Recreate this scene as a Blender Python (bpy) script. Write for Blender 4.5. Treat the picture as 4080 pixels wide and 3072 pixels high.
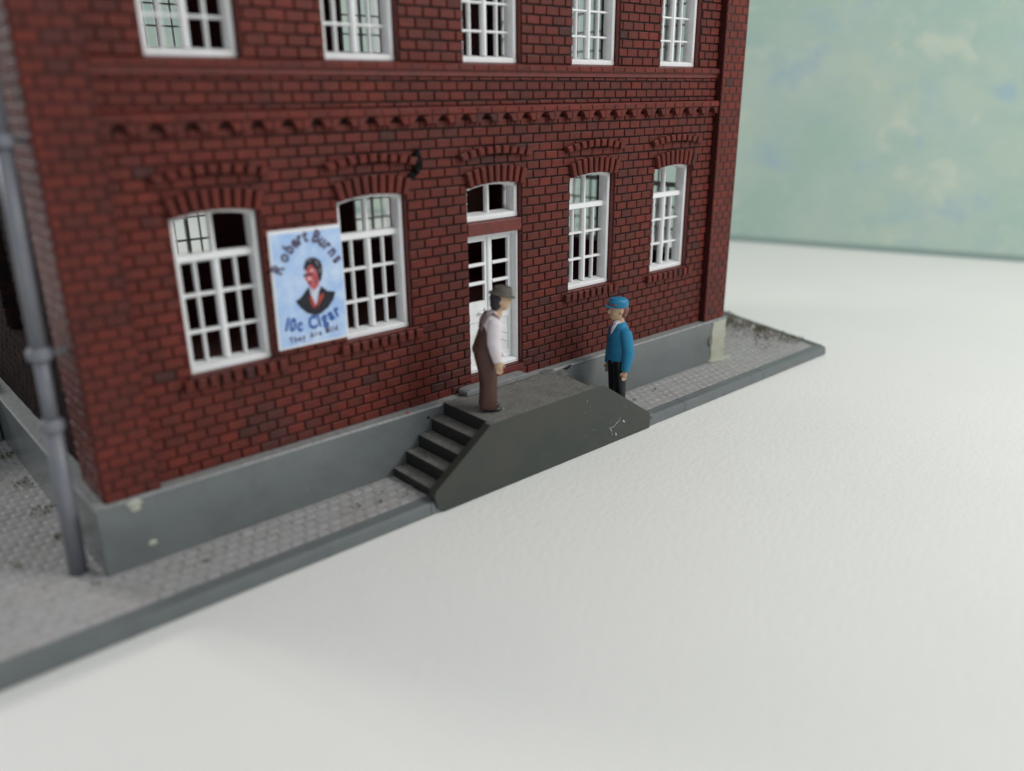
import bpy, bmesh, math, random
from mathutils import Vector, Matrix
random.seed(7)
for o in list(bpy.data.objects): bpy.data.objects.remove(o)
SC = bpy.context.scene
COL = SC.collection
R = math.radians

# ------------------------------------------------------------------ camera
cam_d = bpy.data.cameras.new('camera'); cam = bpy.data.objects.new('camera', cam_d); COL.objects.link(cam)
YAW, PIT, ROL = 0.723836379, 0.347231368, -0.00818231112
fw = Vector((math.sin(YAW)*math.cos(PIT), math.cos(YAW)*math.cos(PIT), -math.sin(PIT)))
rt = Vector((math.cos(YAW), -math.sin(YAW), 0)); up = rt.cross(fw)
r2 = rt*math.cos(ROL)+up*math.sin(ROL); u2 = -rt*math.sin(ROL)+up*math.cos(ROL)
M = Matrix((r2, u2, -fw)).transposed().to_4x4(); M.translation = Vector((-4.91502374, -11.06546584, 3.71566678))
cam.matrix_world = M
cam_d.sensor_width = 36; cam_d.lens = 28.5409; cam_d.clip_end = 600; cam_d.clip_start = 0.1
cam_d.dof.use_dof = True; cam_d.dof.focus_distance = 16.0; cam_d.dof.aperture_fstop = 0.115
SC.camera = cam

# ------------------------------------------------------------------ light
W = bpy.data.worlds.new('World'); SC.world = W; W.use_nodes = True
bg = W.node_tree.nodes['Background']; bg.inputs[0].default_value = (0.88, 0.94, 1.0, 1); bg.inputs[1].default_value = 0.47
def area(name, loc, target, sx, sy, power, col):
    l = bpy.data.lights.new(name, 'AREA'); l.shape = 'RECTANGLE'; l.size = sx; l.size_y = sy; l.energy = power; l.color = col
    o = bpy.data.objects.new(name, l); COL.objects.link(o); o.location = loc
    o.rotation_euler = (Vector(target)-Vector(loc)).to_track_quat('-Z', 'Y').to_euler(); return o
area('window_light', (21, -23, 21), (6, -1, -2), 18, 16, 7400, (1.0, 0.99, 0.96))
area('far_window_light', (-17.5, 36, 20), (-1, -3, -2.6), 9, 12, 6500, (1.0, 0.97, 0.93))
SC.view_settings.view_transform = 'Standard'; SC.view_settings.look = 'None'
SC.view_settings.exposure = 0.0; SC.view_settings.gamma = 1.0
SC.render.resolution_x = 1024; SC.render.resolution_y = 771
SC.render.engine = 'CYCLES'

# ------------------------------------------------------------------ materials
def mat(name, col, rough=0.5, spec=0.5, noise=None, bump=None, attr=False, extra=None):
    """noise=(scale, colour2, amount); bump=(scale, strength, distance)"""
    m = bpy.data.materials.new(name); m.use_nodes = True; nt = m.node_tree; N = nt.nodes; L = nt.links
    b = N['Principled BSDF']; b.inputs['Roughness'].default_value = rough; b.inputs['Specular IOR Level'].default_value = spec
    tc = N.new('ShaderNodeTexCoord'); src = None
    if attr:
        a = N.new('ShaderNodeAttribute'); a.attribute_name = 'Col'; src = a.outputs['Color']
    else:
        c = N.new('ShaderNodeRGB'); c.outputs[0].default_value = (*col, 1); src = c.outputs[0]
    if noise:
        for (sc, c2, amt) in (noise if isinstance(noise, list) else [noise]):
            n = N.new('ShaderNodeTexNoise'); n.inputs['Scale'].default_value = sc; n.inputs['Detail'].default_value = 6; n.inputs['Roughness'].default_value = .6
            L.new(tc.outputs['Object'], n.inputs['Vector'])
            r = N.new('ShaderNodeMapRange'); r.inputs[1].default_value = .42; r.inputs[2].default_value = .72; r.inputs[3].default_value = 0; r.inputs[4].default_value = amt
            L.new(n.outputs['Fac'], r.inputs[0])
            mx = N.new('ShaderNodeMix'); mx.data_type = 'RGBA'; mx.inputs[7].default_value = (*c2, 1)
            L.new(r.outputs[0], mx.inputs[0]); L.new(src, mx.inputs[6]); src = mx.outputs[2]
    L.new(src, b.inputs['Base Color'])
    if bump:
        prev = None
        for (sc, st, di) in (bump if isinstance(bump, list) else [bump]):
            n = N.new('ShaderNodeTexNoise'); n.inputs['Scale'].default_value = sc; n.inputs['Detail'].default_value = 5
            L.new(tc.outputs['Object'], n.inputs['Vector'])
            bp = N.new('ShaderNodeBump'); bp.inputs['Strength'].default_value = st; bp.inputs['Distance'].default_value = di
            L.new(n.outputs['Fac'], bp.inputs['Height'])
            if prev: L.new(prev, bp.inputs['Normal'])
            prev = bp.outputs[0]
        L.new(prev, b.inputs['Normal'])
    if extra: extra(m, N, L, b, tc)
    return m

BRICK = mat('brick_paint', (0,0,0), .46, .18, noise=[(.9, (.070,.018,.015), .50), (3.4, (.022,.012,.012), .38), (11, (.045,.018,.016), .30), (60, (.26,.15,.13), .12)], bump=[(45,.35,.01),(8,.25,.02)], attr=True)
def mortar_extra(m, N, L, b, tc):
    # the black wash was brushed on from about the second window to the right; left of it the joints stay bare red
    sx = N.new('ShaderNodeSeparateXYZ'); L.new(tc.outputs['Object'], sx.inputs[0])
    n = N.new('ShaderNodeTexNoise'); n.inputs['Scale'].default_value = .9; n.inputs['Detail'].default_value = 3; L.new(tc.outputs['Object'], n.inputs['Vector'])
    ma = N.new('ShaderNodeMath'); ma.operation = 'MULTIPLY_ADD'; ma.inputs[1].default_value = 5.0; L.new(n.outputs['Fac'], ma.inputs[0]); L.new(sx.outputs['X'], ma.inputs[2])
    r = N.new('ShaderNodeMapRange'); r.interpolation_type = 'SMOOTHSTEP'; r.inputs[1].default_value = 1.2; r.inputs[2].default_value = 4.2; L.new(ma.outputs[0], r.inputs[0])
    mx = N.new('ShaderNodeMix'); mx.data_type = 'RGBA'; mx.inputs[6].default_value = (.065,.014,.011,1); mx.inputs[7].default_value = (.013,.004,.004,1)
    L.new(r.outputs[0], mx.inputs[0]); L.new(mx.outputs[2], b.inputs['Base Color'])
MORTAR = mat('mortar_wash', (.018,.005,.005), .6, .3, extra=mortar_extra, bump=(30,.3,.01))
REDPL = mat('red_plastic', (.150,.023,.016), .42, .45, noise=[(7, (.05,.015,.014), .7), (50,(.28,.10,.08),.2)], bump=(25,.25,.01))
INSIDE = mat('inside_plastic', (.11,.014,.013), .55, .3, noise=(2, (.02,.01,.01), .6))
WHITE = mat('white_plastic', (.86,.87,.88), .42, .45, noise=[(3.0, (.66,.62,.50), .30),(22,(.6,.6,.6),.25)], bump=(28,.12,.01))
PLINTH = mat('plinth_grey', (.155,.172,.173), .24, .5, noise=[(1.3, (.115,.125,.122), .7), (40, (.26,.27,.27), .18)], bump=[(40,.12,.01),(3,.1,.03)])
LEDGE = mat('plinth_edge_worn', (.27,.28,.275), .5, .4, noise=[(11, (.13,.14,.14), .8), (30,(.45,.44,.42),.5)], bump=(40,.3,.01))
KERB = mat('kerb_grey', (.135,.152,.155), .42, .45, noise=[(2, (.10,.11,.113), .6), (45, (.26,.26,.26), .25)], bump=(40,.2,.01))
COBBLE = mat('cobble_grey', (.385,.38,.39), .62, .3, noise=[(3, (.43,.40,.39), .8), (7, (.26,.26,.255), .5), (2.2,(.24,.23,.18),.35)], bump=(45,.4,.012))
JOINT = mat('cobble_joint', (.38,.365,.355), .7, .25, noise=[(5, (.19,.18,.15), .7), (24,(.3,.28,.26),.4)], bump=(40,.4,.012))
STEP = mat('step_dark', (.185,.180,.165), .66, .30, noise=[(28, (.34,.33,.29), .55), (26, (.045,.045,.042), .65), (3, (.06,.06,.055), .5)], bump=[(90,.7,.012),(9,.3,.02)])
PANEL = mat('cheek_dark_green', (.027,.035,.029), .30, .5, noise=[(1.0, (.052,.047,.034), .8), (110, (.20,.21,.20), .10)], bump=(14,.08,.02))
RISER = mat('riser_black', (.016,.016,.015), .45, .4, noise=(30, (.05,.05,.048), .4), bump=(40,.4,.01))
THRESH = mat('threshold_grey', (.20,.21,.21), .55, .4, noise=[(60, (.40,.39,.36), .5), (8,(.12,.12,.12),.5)], bump=(70,.5,.01))
PIPE = mat('pipe_bluegrey', (.185,.195,.225), .40, .5, noise=(4, (.22,.22,.215), .6), bump=(30,.15,.01))
GLUE = mat('dried_glue', (.42,.43,.36), .35, .5, noise=(5, (.36,.34,.20), .6), bump=(12,.4,.03))
BLACKB = mat('black_paint', (.004,.004,.005), .6, .08, noise=(20,(.05,.06,.06),.2), bump=(25,.8,.03))
DEBRIS = mat('speck_white', (.6,.62,.64), .5, .5)
MOSS = mat('flock_olive', (.24,.22,.16), .9, .1, noise=(5,(.09,.08,.045),.9))
MOSSG = mat('flock_green', (.10,.12,.025), .9, .1)

def glassmat():
    m = bpy.data.materials.new('clear_film'); m.use_nodes = True; N = m.node_tree.nodes; L = m.node_tree.links
    N.clear(); o = N.new('ShaderNodeOutputMaterial'); t = N.new('ShaderNodeBsdfTransparent'); t.inputs[0].default_value = (.93,.95,.94,1)
    g = N.new('ShaderNodeBsdfGlossy'); g.inputs['Roughness'].default_value = .12
    f = N.new('ShaderNodeFresnel'); f.inputs[0].default_value = 1.30
    mx = N.new('ShaderNodeMixShader'); L.new(f.outputs[0], mx.inputs[0]); L.new(t.outputs[0], mx.inputs[1]); L.new(g.outputs[0], mx.inputs[2]); L.new(mx.outputs[0], o.inputs[0])
    return m
FILM = glassmat()

def table_extra(m, N, L, b, tc):
    # pebbled leatherette: stretched cells with soft valleys, plus broad unevenness
    mp = N.new('ShaderNodeMapping'); mp.inputs['Scale'].default_value = (1.0, 1.55, 1.0); mp.inputs['Rotation'].default_value = (0, 0, R(35))
    wn = N.new('ShaderNodeTexNoise'); wn.inputs['Scale'].default_value = 2.2
    L.new(tc.outputs['Object'], wn.inputs['Vector'])
    ad = N.new('ShaderNodeMix'); ad.data_type = 'VECTOR'; ad.inputs[0].default_value = .05
    L.new(tc.outputs['Object'], ad.inputs[4]); L.new(wn.outputs['Color'], ad.inputs[5])
    L.new(ad.outputs[1], mp.inputs['Vector'])
    v = N.new('ShaderNodeTexVoronoi'); v.feature = 'SMOOTH_F1'; v.inputs['Scale'].default_value = 9.5; v.inputs['Smoothness'].default_value = .5
    L.new(mp.outputs[0], v.inputs['Vector'])
    n = N.new('ShaderNodeTexNoise'); n.inputs['Scale'].default_value = 14; n.inputs['Detail'].default_value = 3; L.new(tc.outputs['Object'], n.inputs['Vector'])
    mm = N.new('ShaderNodeMath'); mm.operation = 'MULTIPLY_ADD'; mm.inputs[1].default_value = .10
    L.new(n.outputs['Fac'], mm.inputs[0]); L.new(v.outputs['Distance'], mm.inputs[2])
    bp = N.new('ShaderNodeBump'); bp.invert = True; bp.inputs['Strength'].default_value = .26; bp.inputs['Distance'].default_value = .020
    L.new(mm.outputs[0], bp.inputs['Height']); L.new(bp.outputs[0], b.inputs['Normal'])
TABLE = mat('white_leatherette', (.85,.84,.80), .50, .30, noise=(.25, (.80,.795,.76), .6), extra=table_extra)

def backdrop_extra(m, N, L, b, tc):
    def layer(src, scale, dist, lo, hi, col, amt, off):
        mp = N.new('ShaderNodeMapping'); mp.inputs['Location'].default_value = (off, off*.7, 0); mp.inputs['Scale'].default_value = (1, .8, 1.0)
        L.new(tc.outputs['Object'], mp.inputs['Vector'])
        n = N.new('ShaderNodeTexNoise'); n.inputs['Scale'].default_value = scale; n.inputs['Detail'].default_value = 3; n.inputs['Distortion'].default_value = dist
        L.new(mp.outputs[0], n.inputs['Vector'])
        r = N.new('ShaderNodeMapRange'); r.interpolation_type = 'SMOOTHSTEP'; r.inputs[1].default_value = lo; r.inputs[2].default_value = hi; r.inputs[4].default_value = amt
        L.new(n.outputs['Fac'], r.inputs[0])
        mx = N.new('ShaderNodeMix'); mx.data_type = 'RGBA'; mx.inputs[7].default_value = (*col, 1)
        L.new(r.outputs[0], mx.inputs[0]); L.new(src, mx.inputs[6]); return mx.outputs[2]
    c = N.new('ShaderNodeRGB'); c.outputs[0].default_value = (.39,.53,.46,1)
    s = layer(c.outputs[0], .20, .4, .42, .66, (.48,.58,.51), .85, 3)
    s = layer(s, .42, .4, .48, .70, (.50,.59,.47), .55, 11)
    s = layer(s, .50, .4, .50, .76, (.36,.51,.52), .70, 23)
    s = layer(s, .80, .3, .56, .78, (.33,.46,.56), .70, 41)
    s = layer(s, .70, .6, .58, .76, (.62,.66,.54), .70, 57)
    s = layer(s, 2.6, .2, .45, .75, (.50,.60,.53), .35, 71)
    L.new(s, b.inputs['Base Color'])
    n = N.new('ShaderNodeTexNoise'); n.inputs['Scale'].default_value = .8; n.inputs['Detail'].default_value = 4; n.inputs['Distortion'].default_value = .8
    L.new(tc.outputs['Object'], n.inputs['Vector'])
    bp = N.new('ShaderNodeBump'); bp.inputs['Strength'].default_value = .22; bp.inputs['Distance'].default_value = .18
    L.new(n.outputs['Fac'], bp.inputs['Height']); L.new(bp.outputs[0], b.inputs['Normal'])
BACKD = mat('painted_canvas', (.35,.46,.38), .50, .4, extra=backdrop_extra)

# ------------------------------------------------------------------ mesh helpers
class MB:
    def __init__(s): s.v = []; s.f = []; s.m = []; s.c = []
    def face(s, pts, mi=0, col=(1,1,1)):
        i = len(s.v); s.v += [tuple(p) for p in pts]; s.f.append(tuple(range(i, i+len(pts)))); s.m.append(mi); s.c.append(col)
    def box(s, x0, x1, y0, y1, z0, z1, mi=0, col=(1,1,1)):
        i = len(s.v)
        s.v += [(x,y,z) for z in (z0,z1) for y in (y0,y1) for x in (x0,x1)]
        for f in ((0,2,3,1),(4,5,7,6),(0,1,5,4),(2,6,7,3),(0,4,6,2),(1,3,7,5)):
            s.f.append(tuple(i+k for k in f)); s.m.append(mi); s.c.append(col)
    def prism(s, poly, f0, f1, mi=0, col=(1,1,1), capA=True, capB=True):
        """poly of 2D points; f0/f1 map a 2D point to 3D on each end"""
        n = len(poly); i = len(s.v)
        s.v += [f0(*p) for p in poly] + [f1(*p) for p in poly]
        for k in range(n):
            j = (k+1) % n; s.f.append((i+k, i+j, i+n+j, i+n+k)); s.m.append(mi); s.c.append(col)
        if capA: s.f.append(tuple(i+n-1-k for k in range(n))); s.m.append(mi); s.c.append(col)
        if capB: s.f.append(tuple(i+n+k for k in range(n))); s.m.append(mi); s.c.append(col)
    def block(s, q, w0, w1, ins, P, mi=0, col=(1,1,1), jit=0.0):
        """bevelled block on a wall: q = 4 (u,v) corners, P maps (u,v,w) to 3D"""
        cu = sum(p[0] for p in q)/4; cv = sum(p[1] for p in q)/4
        i = len(s.v); rj = lambda: random.uniform(-jit, jit)
        def inn(p, k):
            d = math.hypot(p[0]-cu, p[1]-cv); du = (cu-p[0]); dv = (cv-p[1])
            return (p[0]+math.copysign(min(k, abs(du)), du)+rj(), p[1]+math.copysign(min(k, abs(dv)), dv)+rj())
        s.v += [P(p[0], p[1], w0) for p in q]
        s.v += [P(p[0]+rj(), p[1]+rj(), w1-ins*.8) for p in q]
        s.v += [P(*inn(p, ins), w1+rj()*.6) for p in q]
        for b0, b1 in ((0,4),(4,8)):
            for k in range(4):
                j = (k+1) % 4; s.f.append((i+b0+k, i+b0+j, i+b1+j, i+b1+k)); s.m.append(mi); s.c.append(col)
        s.f.append((i+8, i+9, i+10, i+11)); s.m.append(mi); s.c.append(col)
    def build(s, name, mats, parent=None, smooth=False, loc=None, fix=True):
        me = bpy.data.meshes.new(name); me.from_pydata(s.v, [], s.f); me.update()
        mats = mats if isinstance(mats, (list, tuple)) else [mats]
        for m in mats: me.materials.append(m)
        for p, mi in zip(me.polygons, s.m): p.material_index = mi; p.use_smooth = smooth
        ca = me.color_attributes.new('Col', 'FLOAT_COLOR', 'CORNER'); k = 0
        for p, c in zip(me.polygons, s.c):
            for li in p.loop_indices: ca.data[li].color = (*c, 1)
        if fix:
            bm = bmesh.new(); bm.from_mesh(me); bmesh.ops.recalc_face_normals(bm, faces=bm.faces); bm.to_mesh(me); bm.free()
        o = bpy.data.objects.new(name, me); COL.objects.link(o)
        if loc: o.location = loc
        if parent: o.parent = parent
        return o
def tag(o, label=None, cat=None, group=None, kind=None):
    if label: o['label'] = label
    if cat: o['category'] = cat
    if group: o['group'] = group
    if kind: o['kind'] = kind
    return o
def empty(name, loc=(0,0,0), rz=0):
    o = bpy.data.objects.new(name, None); COL.objects.link(o); o.location = loc; o.rotation_euler = (0,0,rz); o.empty_display_size = .3; return o
def bevel(o, w, seg=2):
    m = o.modifiers.new('bevel', 'BEVEL'); m.width = w; m.segments = seg; m.limit_method = 'ANGLE'; m.angle_limit = R(40); return o
def icos(name, blobs, m, parent=None, sub=2, jit=.15):
    bm = bmesh.new()
    for (c, r) in blobs:
        g = bmesh.ops.create_icosphere(bm, subdivisions=sub, radius=1)
        rx, ry, rz = r if isinstance(r, (tuple, list)) else (r, r, r)
        for v in g['verts']:
            k = 1+random.uniform(-jit, jit); v.co = Vector((v.co.x*rx*k, v.co.y*ry*k, v.co.z*rz*k)) + Vector(c)
    me = bpy.data.meshes.new(name); bm.to_mesh(me); bm.free(); me.materials.append(m)
    for p in me.polygons: p.use_smooth = True
    o = bpy.data.objects.new(name, me); COL.objects.link(o)
    if parent: o.parent = parent
    return o

# ------------------------------------------------------------------ setting: table and backdrop
TZ = -2.68
mb = MB(); mb.prism([(-70,-60),(52,-60),(33.2,-7.4),(5.3,67)], lambda x,y:(x,y,TZ-1.2), lambda x,y:(x,y,TZ))
tag(mb.build('table', TABLE), kind='structure')
A = Vector((34.2,-10.0)); B = Vector((7.3,61.7)); d = (B-A).normalized(); n = Vector((d.y,-d.x))
if n.x < 0: n = -n
mb = MB(); q = [A, B, B+n*.5, A+n*.5]
mb.prism([tuple(p) for p in q], lambda x,y:(x,y,TZ+.02), lambda x,y:(x,y,TZ+38))
pnl = mb.build('painted_panel', BACKD); mb = MB()
q = [A-n*.06, B-n*.06, B-n*.003, A-n*.003]; mb.prism([tuple(p) for p in q], lambda x,y:(x,y,TZ+.02), lambda x,y:(x,y,TZ+.22)); mb.build('foot_shade_strip', mat('panel_foot_shade', (.25,.34,.31), .6), pnl)  # dark strip added for the contact shade along the panel's foot
tag(pnl, 'pale green canvas mottled with blue and cream, upright behind the table', 'painting')

# ------------------------------------------------------------------ pavement (base plate of the model)
ZP = -2.485                                     # cobble bed
def xright(y): return 14.25+(y+1.53)*.29
pav = MB()
YB = 11.5; XL = -9.0
pav.prism([(XL,-1.27),(xright(-1.27)-.12,-1.27),(xright(YB)-.12,YB),(XL,YB)], lambda x,y:(x,y,TZ), lambda x,y:(x,y,ZP), 1)
# setts: irregular low blocks in staggered courses
def sett(x, y, lx, ly):
    j = lambda a: random.uniform(-a, a)
    x0,x1,y0,y1 = x+.012+j(.006), x+lx-.014+j(.006), y+.012+j(.005), y+ly-.012+j(.005)
    h = ZP+.004+random.uniform(0,.010); k = .030; i = len(pav.v)
    pav.v += [(x0,y0,ZP-.004),(x1,y0,ZP-.004),(x1,y1,ZP-.004),(x0,y1,ZP-.004),(x0+k,y0+k,h),(x1-k,y0+k,h),(x1-k,y1-k,h),(x0+k,y1-k,h)]
    for f in ((0,1,5,4),(1,2,6,5),(2,3,7,6),(3,0,4,7),(4,5,6,7)):
        pav.f.append(tuple(i+a for a in f)); pav.m.append(0); pav.c.append((1,1,1))
row = 0; y = -1.25
while y < 8.6:
    x = -8.9 + (row % 2)*.105
    while x < xright(y)-.35:
        inside = (-2.62 < x < 11.45 and y > -.3)
        front_st = (1.9 < x < 7.0 and False)
        if not inside and (x > 11.2 or x < -2.6 or y < -.28): sett(x, y, .21, .195)
        x += .21
    y += .197; row += 1
pavo = tag(pav.build('pavement', [COBBLE, JOINT], fix=False), kind='structure')
kb = MB()
prof = [(-1.272,ZP-.1),(-1.272,-2.468),(-1.30,-2.452),(-1.36,-2.450),(-1.372,-2.458),(-1.385,-2.450),(-1.50,-2.455),(-1.535,-2.475),(-1.55,-2.52),(-1.56,TZ+.045),(-1.535,TZ+.004),(-1.30,TZ+.004)]
cuts = [XL, -5.4, 1.75, 8.35, 11.3, 14.2]
for a, b_ in zip(cuts[:-1], cuts[1:]):
    kb.prism(prof, lambda y,z,a=a:(a+.004,y,z), lambda y,z,b_=b_:(b_-.004,y,z))
ex0, ex1 = xright(-1.4)-.14, xright(YB)-.14      # right hand edge strip of the plate
kb.prism([(0,TZ),(0,-2.468),(.03,-2.455),(.12,-2.46),(.16,-2.50),(.17,TZ)], lambda s,z:(ex0+s,-1.27 if s<.1 else -1.40,z), lambda s,z:(ex1+s,YB,z))
kbo = kb.build('kerb', KERB, pavo); bevel(kbo, .005, 2)

# flock and crumbs on the pavement: uncountable scatter
def flock(name, spots, m, size, parent=None):
    s = MB()
    for (cx, cy, rad, n_) in spots:
        for _ in range(n_):
            a = random.uniform(0, 6.283); r_ = rad*math.sqrt(random.random()); x_ = cx+r_*math.cos(a); y_ = cy+r_*math.sin(a)
            for __ in range(4):
                dx,dy,dz = [random.uniform(-1,1)*size for _ in range(3)]; ex,ey,ez = [random.uniform(-1,1)*size for _ in range(3)]
                z_ = ZP+.02+random.random()*size*1.5
                s.face([(x_,y_,z_),(x_+dx,y_+dy,z_+abs(dz)),(x_+ex,y_+ey,z_+abs(ez))])
    return s.build(name, m, parent, fix=False)
sp = [(14.3,1.2,.45,110),(14.0,-.1,.45,60),(14.05,-.7,.25,30),(14.7,2.0,.5,90),(13.6,.5,.5,26),(14.35,.4,.22,60),(13.2,-.4,.4,10)]
tag(flock('brown_flock', sp, MOSS, .05), kind='stuff')
sp = [(-2.95,.4,.15,30),(-2.9,1.3,.15,26),(-2.95,2.4,.2,30),(-2.9,3.7,.2,30),(-2.95,5.2,.2,40),(-3.6,.9,.1,8),(-2.95,-.4,.1,8),(1.35,-.75,.05,4),(1.6,-1.05,.05,6),(1.2,-.95,.04,5),(.85,-.85,.05,6),(-1.6,-.8,.06,6),
      (7.65,-.75,.03,5),(8.5,-.65,.04,5),(6.95,-.55,.04,3),(2.0,-.75,.03,3)]
tag(flock('green_flock', sp, MOSSG, .028), kind='stuff')

# ------------------------------------------------------------------ brick building
BX0, BX1, D, T = -2.45, 11.45, 8.3, .35
CX = [-.51, 1.99, 4.49, 6.99, 9.49]
HALF = .625; ZG0, ZSPR, RISE = -.03, 2.175, .072
ZU0, ZUSPR = 4.165, 6.35
ZTOP = 7.6
bld = tag(empty('brick_building', (4.5, 0, -1.45)), 'two storey red brick model building with white windows and a grey plinth', 'building')
def par(o): o.parent = bld; o.matrix_parent_inverse = Matrix.Translation((-4.5, 0, 1.45)); return o

Pfront = lambda u,v,w: (u, -w, v)
Pleft  = lambda u,v,w: (BX0-w, u, v)
Pright = lambda u,v,w: (BX1+w, u, v)
Pback  = lambda u,v,w: (u, D+w, v)
def arc(cx, half, zs, rise, n=14): return [(cx-half+2*half*k/n, zs+rise*(1-(2*k/n-1)**2)) for k in range(n+1)]

def solid_wall(mb, P, u0, u1, cols, z0, z1):
    """cols: list of (cx, [(zb, zs, rise or None)...]); wall is a set of butted prisms; outer face mortar, inner dark"""
    def pr(poly):
        n_ = len(poly); i = len(mb.v)
        mb.v += [P(p[0],p[1],0) for p in poly] + [P(p[0],p[1],-T) for p in poly]
        for k in range(n_):
            j = (k+1) % n_; mb.f.append((i+k,i+j,i+n_+j,i+n_+k)); mb.m.append(1); mb.c.append((1,1,1))
        mb.f.append(tuple(i+k for k in range(n_))); mb.m.append(0); mb.c.append((1,1,1))
        mb.f.append(tuple(i+n_+k for k in range(n_))); mb.m.append(2); mb.c.append((1,1,1))
    prev = u0
    for cx, ops in sorted(cols):
        a, b_ = cx-HALF, cx+HALF
        pr([(prev,z0),(a,z0),(a,z1),(prev,z1)])
        lower = [(a, z0), (b_, z0)]                      # running lower boundary
        for (zb, zs, rise) in ops:
            pr(lower + [(b_, zb), (a, zb)])
            lower = (arc(cx, HALF, zs, rise) if rise else [(a, zs), (b_, zs)])
        pr(lower + [(b_, z1), (a, z1)])
        prev = b_
    pr([(prev,z0),(u1,z0),(u1,z1),(prev,z1)])

def brick_col(u, z, dirt_shade=0.0, bright=0.0):
    r = random.random()
    base = (.158,.026,.017)
    if r < .008: base = (.070,.026,.023)
    elif r < .06: base = (.118,.025,.018)
    elif r < .09+bright: base = (.180,.027,.016)
    elif r < .40: base = (.146,.026,.018)
    k = random.uniform(.92, 1.08)
    if dirt_shade > .98: return (.014*random.uniform(.7,1.3),.010,.011)  # full value: near-black brick tone of the shaded left wall
    if dirt_shade and random.random() < dirt_shade: base = tuple((1-.55*min(dirt_shade,1)-.3*(dirt_shade>.98))*b_+(.55*min(dirt_shade,1))*g for b_, g in zip(base, (.040,.030,.032)))
    return tuple(min(1,c*k) for c in base)
STAINS = [(5.5,-1.15,.45,.30,.8),(3.6,-1.2,.45,.25,.8),(6.2,.9,.12,.9,.6),(8.3,-.3,.12,.8,.6),(8.1,3.0,.5,.15,.5),(3.2,3.05,.6,.12,.5),(4.3,3.7,.8,.1,.45),(-.20,-1.05,.34,.42,.97),(.25,-1.25,.45,.2,.7),(3.55,-.95,.38,.55,.75),(3.6,-.2,.2,.4,.4),(4.4,2.64,.5,.08,.8),(5.75,-.9,.6,.5,.45),(7.9,1.2,.16,1.3,.5),(5.5,.3,.35,1.1,.4),
          (6.6,3.9,1.2,.3,.35),(9.9,3.0,.7,.25,.5),(10.3,-.9,.6,.5,.45),(-2.0,4.4,.25,.8,.6),(-1.4,3.2,.4,.35,.5),(9.6,-1.1,.9,.25,.5),(-1.9,1.0,.12,.9,.6),(1.3,2.6,.5,.1,.3),(10.35,.3,.35,1.3,.3)]
def dirt_at(u, z):
    s = 0
    for (a,b_,ra,rb,k) in STAINS:
        if ((u-a)/ra)**2+((z-b_)/rb)**2 < 1: s = max(s, k)
    return s
def brick_rows(mb, P, u0, u1, rows, cols, front=False, dirt_shade=0.0, L=.307, off=0.0, w=0.0, rel=.032, phase=0):
    for ri, (z0, z1) in enumerate(rows):
        spans = [(u0, u1)]
        for cx, ops in cols:
            for (zb, zs, rise) in ops:
                top = zs+(rise*.6 if rise else 0)
                if min(z1, top)-max(z0, zb) > .035:
                    ns = []
                    for (a, b_) in spans:
                        if b_ <= cx-HALF or a >= cx+HALF: ns.append((a, b_)); continue
                        if a < cx-HALF: ns.append((a, cx-HALF))
                        if b_ > cx+HALF: ns.append((cx+HALF, b_))
                    spans = ns
        st = u0 - L + ((ri+phase) % 2)*L/2 + off
        for (a, b_) in spans:
            k = math.floor((a-st)/L); x = st+k*L
            while x < b_-.03:
                xa, xb = max(x, a), min(x+L, b_)
                if xb-xa > .05:
                    g = .0145; c = brick_col((xa+xb)/2, (z0+z1)/2, max(dirt_shade, dirt_at((xa+xb)/2,(z0+z1)/2) if front else 0))
                    if front and xa > 2.3 and xa < 10.6: c = tuple(v_*.86 for v_ in c)      # black wash left on this part of the wall
                    gu = g*.85; mb.block([(xa+gu,z0+g),(xb-gu,z0+g),(xb-gu,z1-g),(xa+gu,z1-g)], w-.002, w+rel*random.uniform(.85,1.15), .010, P, 3, c, .0035)
                x += L
def lines(z0, z1, pitch):
    n_ = max(1, round((z1-z0)/pitch)); return [(z0+(z1-z0)*k/n_, z0+(z1-z0)*(k+1)/n_) for k in range(n_)]
ROWS = lines(-1.46, 2.24, .1609)+lines(2.24, 3.167, .1545)+[(3.167,3.30)]+[(3.50,3.585),(3.585,3.735),(3.735,3.885),(3.885,3.956)]+lines(4.165, ZTOP, .1545)
grd = [(ZG0, ZSPR, RISE), (ZU0, ZUSPR, RISE)]
door_ops = [(-1.20, 1.355, None), (1.575, ZSPR, RISE), (ZU0, ZUSPR, RISE)]
fcols = [(c, door_ops if i == 2 else grd) for i, c in enumerate(CX)]
bcols = [(c, grd) for c in CX]
scolsR = [(1.70, grd), (4.25, grd), (6.85, grd)]
scolsL = [(4.05, grd), (6.55, grd)]
WM = [MORTAR, REDPL, INSIDE, BRICK]
wf = MB(); solid_wall(wf, Pfront, BX0, BX1, fcols, -1.46, ZTOP); bfc = [(c, [(-1.44, ZSPR, RISE), (ZU0, ZUSPR, RISE)] if i == 2 else grd) for i, c in enumerate(CX)]
brick_rows(wf, Pfront, -1.84, 10.80, ROWS, bfc, front=True, off=.02)
par(wf.build('wall', WM, fix=False))
wl = MB(); solid_wall(wl, Pleft, T+.002, D-T-.002, scolsL, -1.46, ZTOP); brick_rows(wl, Pleft, .9, D, ROWS, scolsL, dirt_shade=1.0)
SHADEW = mat('left_wall_shade', (.012,.009,.009), .85, .06, noise=(5,(.05,.018,.015),.6))  # shade on the left side wall, painted in as a near-black colour
o = par(wl.build('wall', [SHADEW, SHADEW, INSIDE, SHADEW], fix=False)); o['label'] = 'left side wall with shade painted into its colour'
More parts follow.
